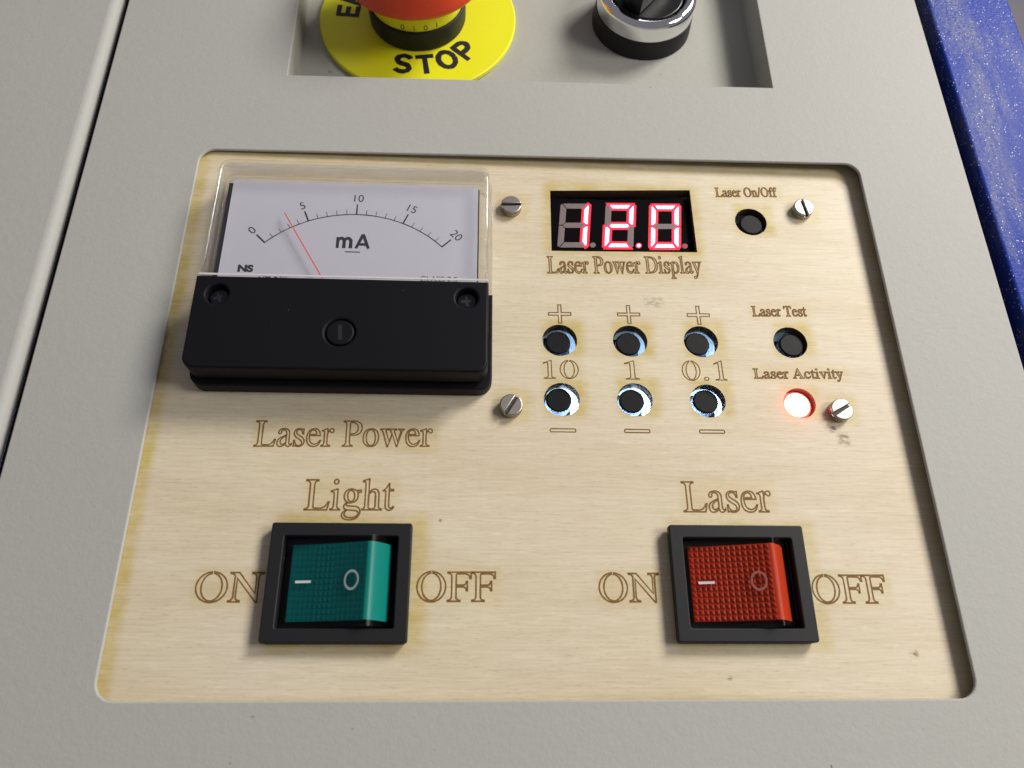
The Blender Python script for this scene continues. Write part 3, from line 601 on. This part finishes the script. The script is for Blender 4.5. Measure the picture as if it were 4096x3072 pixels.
# ------------------------------------------------------------------ rocker switches
def rocker_profile(x):
    """height of the clear cap above the board"""
    if x < 5.9: return 0.9 + 4.4*max(0, (x+10.7)/16.6)**1.55
    return 5.3 - 4.3*((x-5.9)/4.3)**1.6
def rocker_switch(cx, cy, lens, band, ghost, label, facet, grid):
    t = thing('rocker_switch', label, 'switch', onwood(cx, cy, 0), 'rocker switches in the lower board')
    w, h = 13.75, 11.35
    obj('bezel', extrude([rrect(-w, -h, w, h, 0.5, 3), rrect(-11.1, -8.75, 11.1, 8.75, 0.3, 2)], 0.75, 2.55, 0.24, 2), M_black2, t)
    obj('bezel_foot', extrude([rrect(-w+0.5, -h-0.05, w-0.4, h-0.5, 0.4, 2), rrect(-11.1, -8.75, 11.1, 8.75, 0.3, 2)], 0.01, 0.74), M_black, t)
    bm = bmesh.new(); boxbm(bm, -11.6, -9.2, -14, 11.6, 9.2, -1.6); obj('housing', me_from(bm), M_black, t)
    # coloured lens under the clear cap, faceted in small pyramids
    bm = bmesh.new(); xs = [-9.7+i*(15.2/grid) for i in range(grid+1)]; ny = 13; yy = 7.35
    ys = [-yy+2*yy*j/ny for j in range(ny+1)]
    zf = lambda x: rocker_profile(x)-0.75
    V = [[bm.verts.new((x, y, zf(x))) for y in ys] for x in xs]
    for i in range(grid):
        for j in range(ny):
            c = bm.verts.new(((xs[i]+xs[i+1])/2, (ys[j]+ys[j+1])/2, zf((xs[i]+xs[i+1])/2)+facet))
            q = [V[i][j], V[i+1][j], V[i+1][j+1], V[i][j+1]]
            for k in range(4): bm.faces.new((q[k], q[(k+1) % 4], c))
    bm2 = bmesh.new(); prev = [bm2.verts.new(v.co) for v in V[-1]]   # smooth band down the raised end, light piped through the lens put in its colour
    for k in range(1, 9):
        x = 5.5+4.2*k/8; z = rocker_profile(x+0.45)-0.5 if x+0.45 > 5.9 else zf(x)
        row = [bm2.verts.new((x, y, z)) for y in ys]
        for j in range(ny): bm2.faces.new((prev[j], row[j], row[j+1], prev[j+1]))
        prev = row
    bot = [(xs[0], -1.5), (9.7, -1.5)]
    for s in (0, -1):                                     # flanks
        y = ys[s]; line = [v.co.copy() for v in [r[s] for r in V]]
        lo_ = [bm.verts.new((v.x, y, -1.5)) for v in line]; up = [bm.verts.new(v) for v in line]
        for a in range(len(line)-1): bm.faces.new((up[a], up[a+1], lo_[a+1], lo_[a]))
    ln = obj('lens', me_from(bm, 20, True), lens, t); obj('end_band_lit', me_from(bm2, 60), band, ln)
    # clear cap
    bm = bmesh.new(); px = [-10.7+16.6*k/20 for k in range(21)] + [5.9+4.3*k/10 for k in range(1, 11)]
    pr = [(x, rocker_profile(x)) for x in px]
    A = [bm.verts.new((x, -8.5, z)) for x, z in pr]; B = [bm.verts.new((x, 8.5, z)) for x, z in pr]
    A0 = [bm.verts.new((x, -8.5, -1.4)) for x, z in pr]; B0 = [bm.verts.new((x, 8.5, -1.4)) for x, z in pr]
    for i in range(len(pr)-1):
        bm.faces.new((A[i], A[i+1], B[i+1], B[i])); bm.faces.new((A0[i], A0[i+1], A[i+1], A[i])); bm.faces.new((B[i], B[i+1], B0[i+1], B0[i]))
    cap = obj('clear_cap', me_from(bm, 40), M_cap, t)
    def draped(pts_in, pts_out, z=0.03):
        bm = bmesh.new(); n = len(pts_in)
        a = [bm.verts.new((x, y, rocker_profile(x)+z)) for x, y in pts_in]; b = [bm.verts.new((x, y, rocker_profile(x)+z)) for x, y in pts_out]
        for i in range(n): j = (i+1) % n; bm.faces.new((a[i], a[j], b[j], b[i]))
        return me_from(bm, 60, False)
    bm = bmesh.new(); r = []
    for k in range(5):
        x = -8.4+3.1*k/4; r.append((bm.verts.new((x, -0.24, rocker_profile(x)+0.03)), bm.verts.new((x, 0.24, rocker_profile(x)+0.03))))
    for a, b in zip(r, r[1:]): bm.faces.new((a[0], b[0], b[1], a[1]))
    obj('on_mark', me_from(bm, 60, False), M_white, cap)
    E = lambda k: [(2.8+k*1.5*math.cos(2*math.pi*i/40), k*1.95*math.sin(2*math.pi*i/40)) for i in range(40)]
    obj('off_mark', draped(E(1.0), E(0.74)), ghost, cap)
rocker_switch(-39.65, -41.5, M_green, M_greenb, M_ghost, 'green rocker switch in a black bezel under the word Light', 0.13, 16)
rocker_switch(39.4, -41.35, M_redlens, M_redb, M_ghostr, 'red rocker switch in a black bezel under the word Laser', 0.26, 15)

# ------------------------------------------------------------------ panel meter
MX, MY = -42.3, 26.0
t = thing('panel_meter', 'black and clear analogue milliamp meter with a thin red needle', 'meter', onwood(MX, MY, 0))
def ml(c): return [(x-MX, y-MY) for x, y in c]
def half_rr(x0, y0, x1, y1, r, bottom=True):
    full = rrect(x0, y0, x1, y1, r, 6)
    return [p for p in (rrect(x0, y0, x1, y1+40, r, 6) if bottom else rrect(x0, y0-40, x1, y1, r, 6))]
def low(x0, y0, x1, y1, r):       # rounded at the bottom, square at the top
    p = [(x1, y1), (x0, y1)]
    for cx, cy, a in ((x0+r, y0+r, 180), (x1-r, y0+r, 270)):
        p += [(cx+r*math.cos(math.radians(a+90*k/6)), cy+r*math.sin(math.radians(a+90*k/6))) for k in range(7)]
    return p
def high(x0, y0, x1, y1, r):
    p = [(x0, y0), (x1, y0)]
    for cx, cy, a in ((x1-r, y1-r, 0), (x0+r, y1-r, 90)):
        p += [(cx+r*math.cos(math.radians(a+90*k/6)), cy+r*math.sin(math.radians(a+90*k/6))) for k in range(7)]
    return p
scr = [(-68.9, 17.0), (-16.0, 17.3)]; zero = (-42.35, 8.4)
obj('base', extrude([ml(low(-74.2, -1.45, -10.3, 21.9, 3.0))], 0.01, 3.7, 0.35, 3), M_black, t)
cov = obj('front_cover', extrude([ml(low(-73.9, -0.25, -11.3, 21.5, 2.6))] + [ml(circ(*p, 2.35, 28)) for p in scr] + [ml(circ(*zero, 3.15, 36))], 4.3, 10.0, 0.55, 3), M_black, t)
obj('cover_neck', extrude([ml(low(-73.0, 0.3, -11.9, 21.4, 2.4))], 3.71, 4.5), M_black, t)
for (x, y), a in zip(scr, (20, 8)):
    s_ = obj('cross_screw', lathe([(2.2, 4.6), (2.2, 8.1), (1.9, 8.45), (0, 8.45)], 32, x-MX, y-MY), M_dsteel, t)
    c = 0.32; b = 1.25
    cr = [(-b,-c),(-c,-c),(-c,-b),(c,-b),(c,-c),(b,-c),(b,c),(c,c),(c,b),(-c,b),(-c,c),(-b,c)]
    obj('cross_recess', extrude([ml(rot([(x+p, y+q) for p, q in cr], x, y, a))], 8.46, 8.5), M_ink, s_)
z_ = obj('zero_adjuster', lathe([(2.95, 4.6), (2.95, 9.5)] + arc(2.55, 9.5, 0.4, 0, 90, 4) + [(0, 9.9)], 40, zero[0]-MX, zero[1]-MY), M_black, t)
obj('adjuster_slot', extrude([ml(rot(rect(zero[0]-0.42, zero[1]-1.75, zero[0]+0.42, zero[1]+1.75), *zero, 6))], 9.91, 9.95), M_ink, z_)
# clear part
obj('clear_flange', extrude([ml(high(-74.2, 22.0, -10.35, 54.2, 2.6)), ml(high(-72.6, 22.4, -11.95, 52.4, 2.0))], 0.02, 3.4, 0.3, 2), M_rim, t)
wall = obj('clear_wall', extrude([ml(high(-73.55, 21.6, -11.35, 53.0, 2.6)), ml(high(-73.0, 22.0, -12.0, 52.3, 2.1))], 3.5, 8.55, 0.2, 3), M_rim, t)
obj('clear_front', extrude([ml(high(-73.5, 21.55, -11.4, 52.95, 2.6))], 8.6, 10.05, 0.70, 5), M_clear, t)
obj('window_edge_glint', extrude([ml(rect(-73.4, 21.52, -11.5, 21.98))], 10.06, 10.18), plain('edge_glint', (0.55, 0.55, 0.56), 0.25), t)  # highlight along the clear lip painted as a pale strip
# dial
obj('dial_tray', extrude([ml(rect(-72.9, 22.4, -13.6, 50.9))], 0.3, 3.5), M_black, t)
dial = obj('dial', extrude([ml(rect(-71.7, 22.5, -13.9, 51.35))], 3.6, 4.0), M_dial, t)
AC = (-42.27, 13.9); AR = 28.56
def pol(r, v): a = math.radians(-45+4.5*v); return (AC[0]+r*math.sin(a)-MX, AC[1]+r*math.cos(a)-MY)
zd = 4.02
lines = [[pol(AR, v*0.5) for v in range(41)]]
parts = [ribbon([lines[0]], 0.24, zd, False)]
for v in range(21):
    mj = v % 5 == 0
    parts.append(ribbon([[pol(AR-(0.1 if mj else 0), v), pol(AR+(2.9 if mj else 1.35), v)]], 0.34 if mj else 0.14, zd+0.005, False))
obj('scale_arc', join_bm(parts), M_ink, dial)
for v in (0, 5, 10, 15, 20):
    x, y = pol(AR+4.5, v); obj('scale_number', text_me(str(v), 2.9, x, y, zd, 45-4.5*v), M_ink, dial)
obj('unit_lettering', join_bm([sans_me('m', 4.0, 1.0, -44.5-MX, 35.1-MY, zd, 0, 0.19), sans_me('A', 4.0, 1.05, -40.3-MX, 35.1-MY, zd, 0, 0.19)]), M_ink, dial)
obj('unit_underline', extrude([ml(rect(-44.1, 32.0, -40.7, 32.25))], zd, zd+0.01), M_ink, dial)
obj('maker_mark', text_me('NS', 2.4, -65.9-MX, 27.0-MY, zd, 0, bold=0.14, sx=1.15), M_ink, dial)
obj('small_lettering', text_me('DH-670', 1.9, -59.6-MX, 24.9-MY, zd, 0), M_ink, dial)
obj('small_lettering', text_me('CLASS 2.5', 2.0, -22.5-MX, 25.35-MY, zd, 0), M_ink, dial)
bm = bmesh.new()
a = pol(31.8, 3.2); b = pol(6.0, 3.2); d = Vector((a[0]-b[0], a[1]-b[1])).normalized(); nn = Vector((-d.y, d.x))*0.11
vs = [bm.verts.new((p[0]+s*nn.x, p[1]+s*nn.y, z)) for z in (5.6, 5.75) for p, s in ((a, 1), (a, -1), (b, -1), (b, 1))]
for f in ((0,1,2,3),(4,5,6,7),(0,1,5,4),(1,2,6,5),(2,3,7,6),(3,0,4,7)): bm.faces.new([vs[i] for i in f])
obj('needle', me_from(bm), M_needle, t)

# ------------------------------------------------------------------ emergency stop
EX, EY, EZ = -32.0, 118.7, -9.6
t = thing('emergency_stop_button', 'red mushroom emergency stop button on a yellow STOP disc', 'stop button', at(EX, EY, EZ))
disc = obj('yellow_disc', lathe([(0, 0.02), (27.6, 0.02), (27.9, 0.3), (27.9, 1.3), (27.6, 1.6), (0, 1.6)], 96), M_yellow, t)
for i, c in enumerate('STOP'):
    a = math.radians(-90 - 10.5 + 19.4*i); r = 18.3
    obj('disc_lettering', sans_me(c, 7.0, 1.0, r*math.cos(a), r*math.sin(a), 1.63, math.degrees(a)+90, 0.225), M_ink, disc)
for i, c in enumerate('EMERGENCY'):
    a = math.radians(176 - 17.2*i); r = 20.0
    obj('disc_lettering', sans_me(c, 6.5, 1.0, r*math.cos(a), r*math.sin(a), 1.63, math.degrees(a)-90, 0.225) if c in 'EM' else text_me(c, 8.8, r*math.cos(a), r*math.sin(a), 1.63, math.degrees(a)-90, bold=0.26, sx=1.1), M_ink, disc)
obj('collar', lathe([(13.4, 1.61), (13.6, 2.2), (13.7, 7.3)] + arc(13.2, 7.3, 0.5, 0, 90, 4) + [(11.0, 7.8)], 72), M_black2, t)
ring = obj('position_ring', lathe([(12.9, 7.6), (12.9, 17.2)], 72), M_yellow, t)
for i, c in enumerate('0101'):                         # small black marks round the ring
    a = math.radians(-104 + 14*i)
    me = text_me(c, 2.4, 0, 0, 0)
    me.transform(Matrix.Translation((12.93*S*math.cos(a), 12.93*S*math.sin(a), 8.9*S)) @ Matrix.Rotation(a+math.pi/2, 4, 'Z') @ Matrix.Rotation(math.pi/2, 4, 'X'))
    obj('ring_mark', me, M_ink, ring)
obj('mushroom_head', lathe([(12.0, 17.0), (15.5, 16.9), (18.2, 16.3)] + arc(17.5, 18.0, 1.9, -60, 30, 8) + [(17.8, 22.5), (16.6, 25.5), (14.0, 27.6), (9, 29), (0, 29.5)], 96, angle=60), M_red, t)

# ------------------------------------------------------------------ selector knob
t = thing('selector_switch', 'black rotary selector knob in a chrome ring beside the stop button', 'selector', at(32.6, 120.2, EZ))
obj('collar', lathe([(14.3, 0.02), (14.3, 0.6), (13.9, 5.8), (13.0, 5.9)], 72), M_black2, t)
obj('chrome_ring', lathe([(13.2, 5.7), (13.75, 5.9), (13.75, 9.8)] + arc(12.15, 9.9, 1.6, 0, 180, 14) + [(10.4, 9.6), (10.2, 9.0)], 96, angle=60), M_chrome, t)
kn = obj('knob', lathe([(10.1, 6), (10.1, 10.2)] + arc(9.7, 10.2, 0.4, 0, 90, 4) + [(0, 10.7)], 64), M_blackg, t)
hd = rot([(-9.2, -1.2), (-8.6, -3.0), (8.6, -3.0), (9.2, -1.2), (9.2, 1.2), (8.6, 3.0), (-8.6, 3.0), (-9.2, 1.2)], 0, 0, 52)
obj('handle', extrude([hd], 10.6, 18, 0.7, 3), M_blackg, kn)
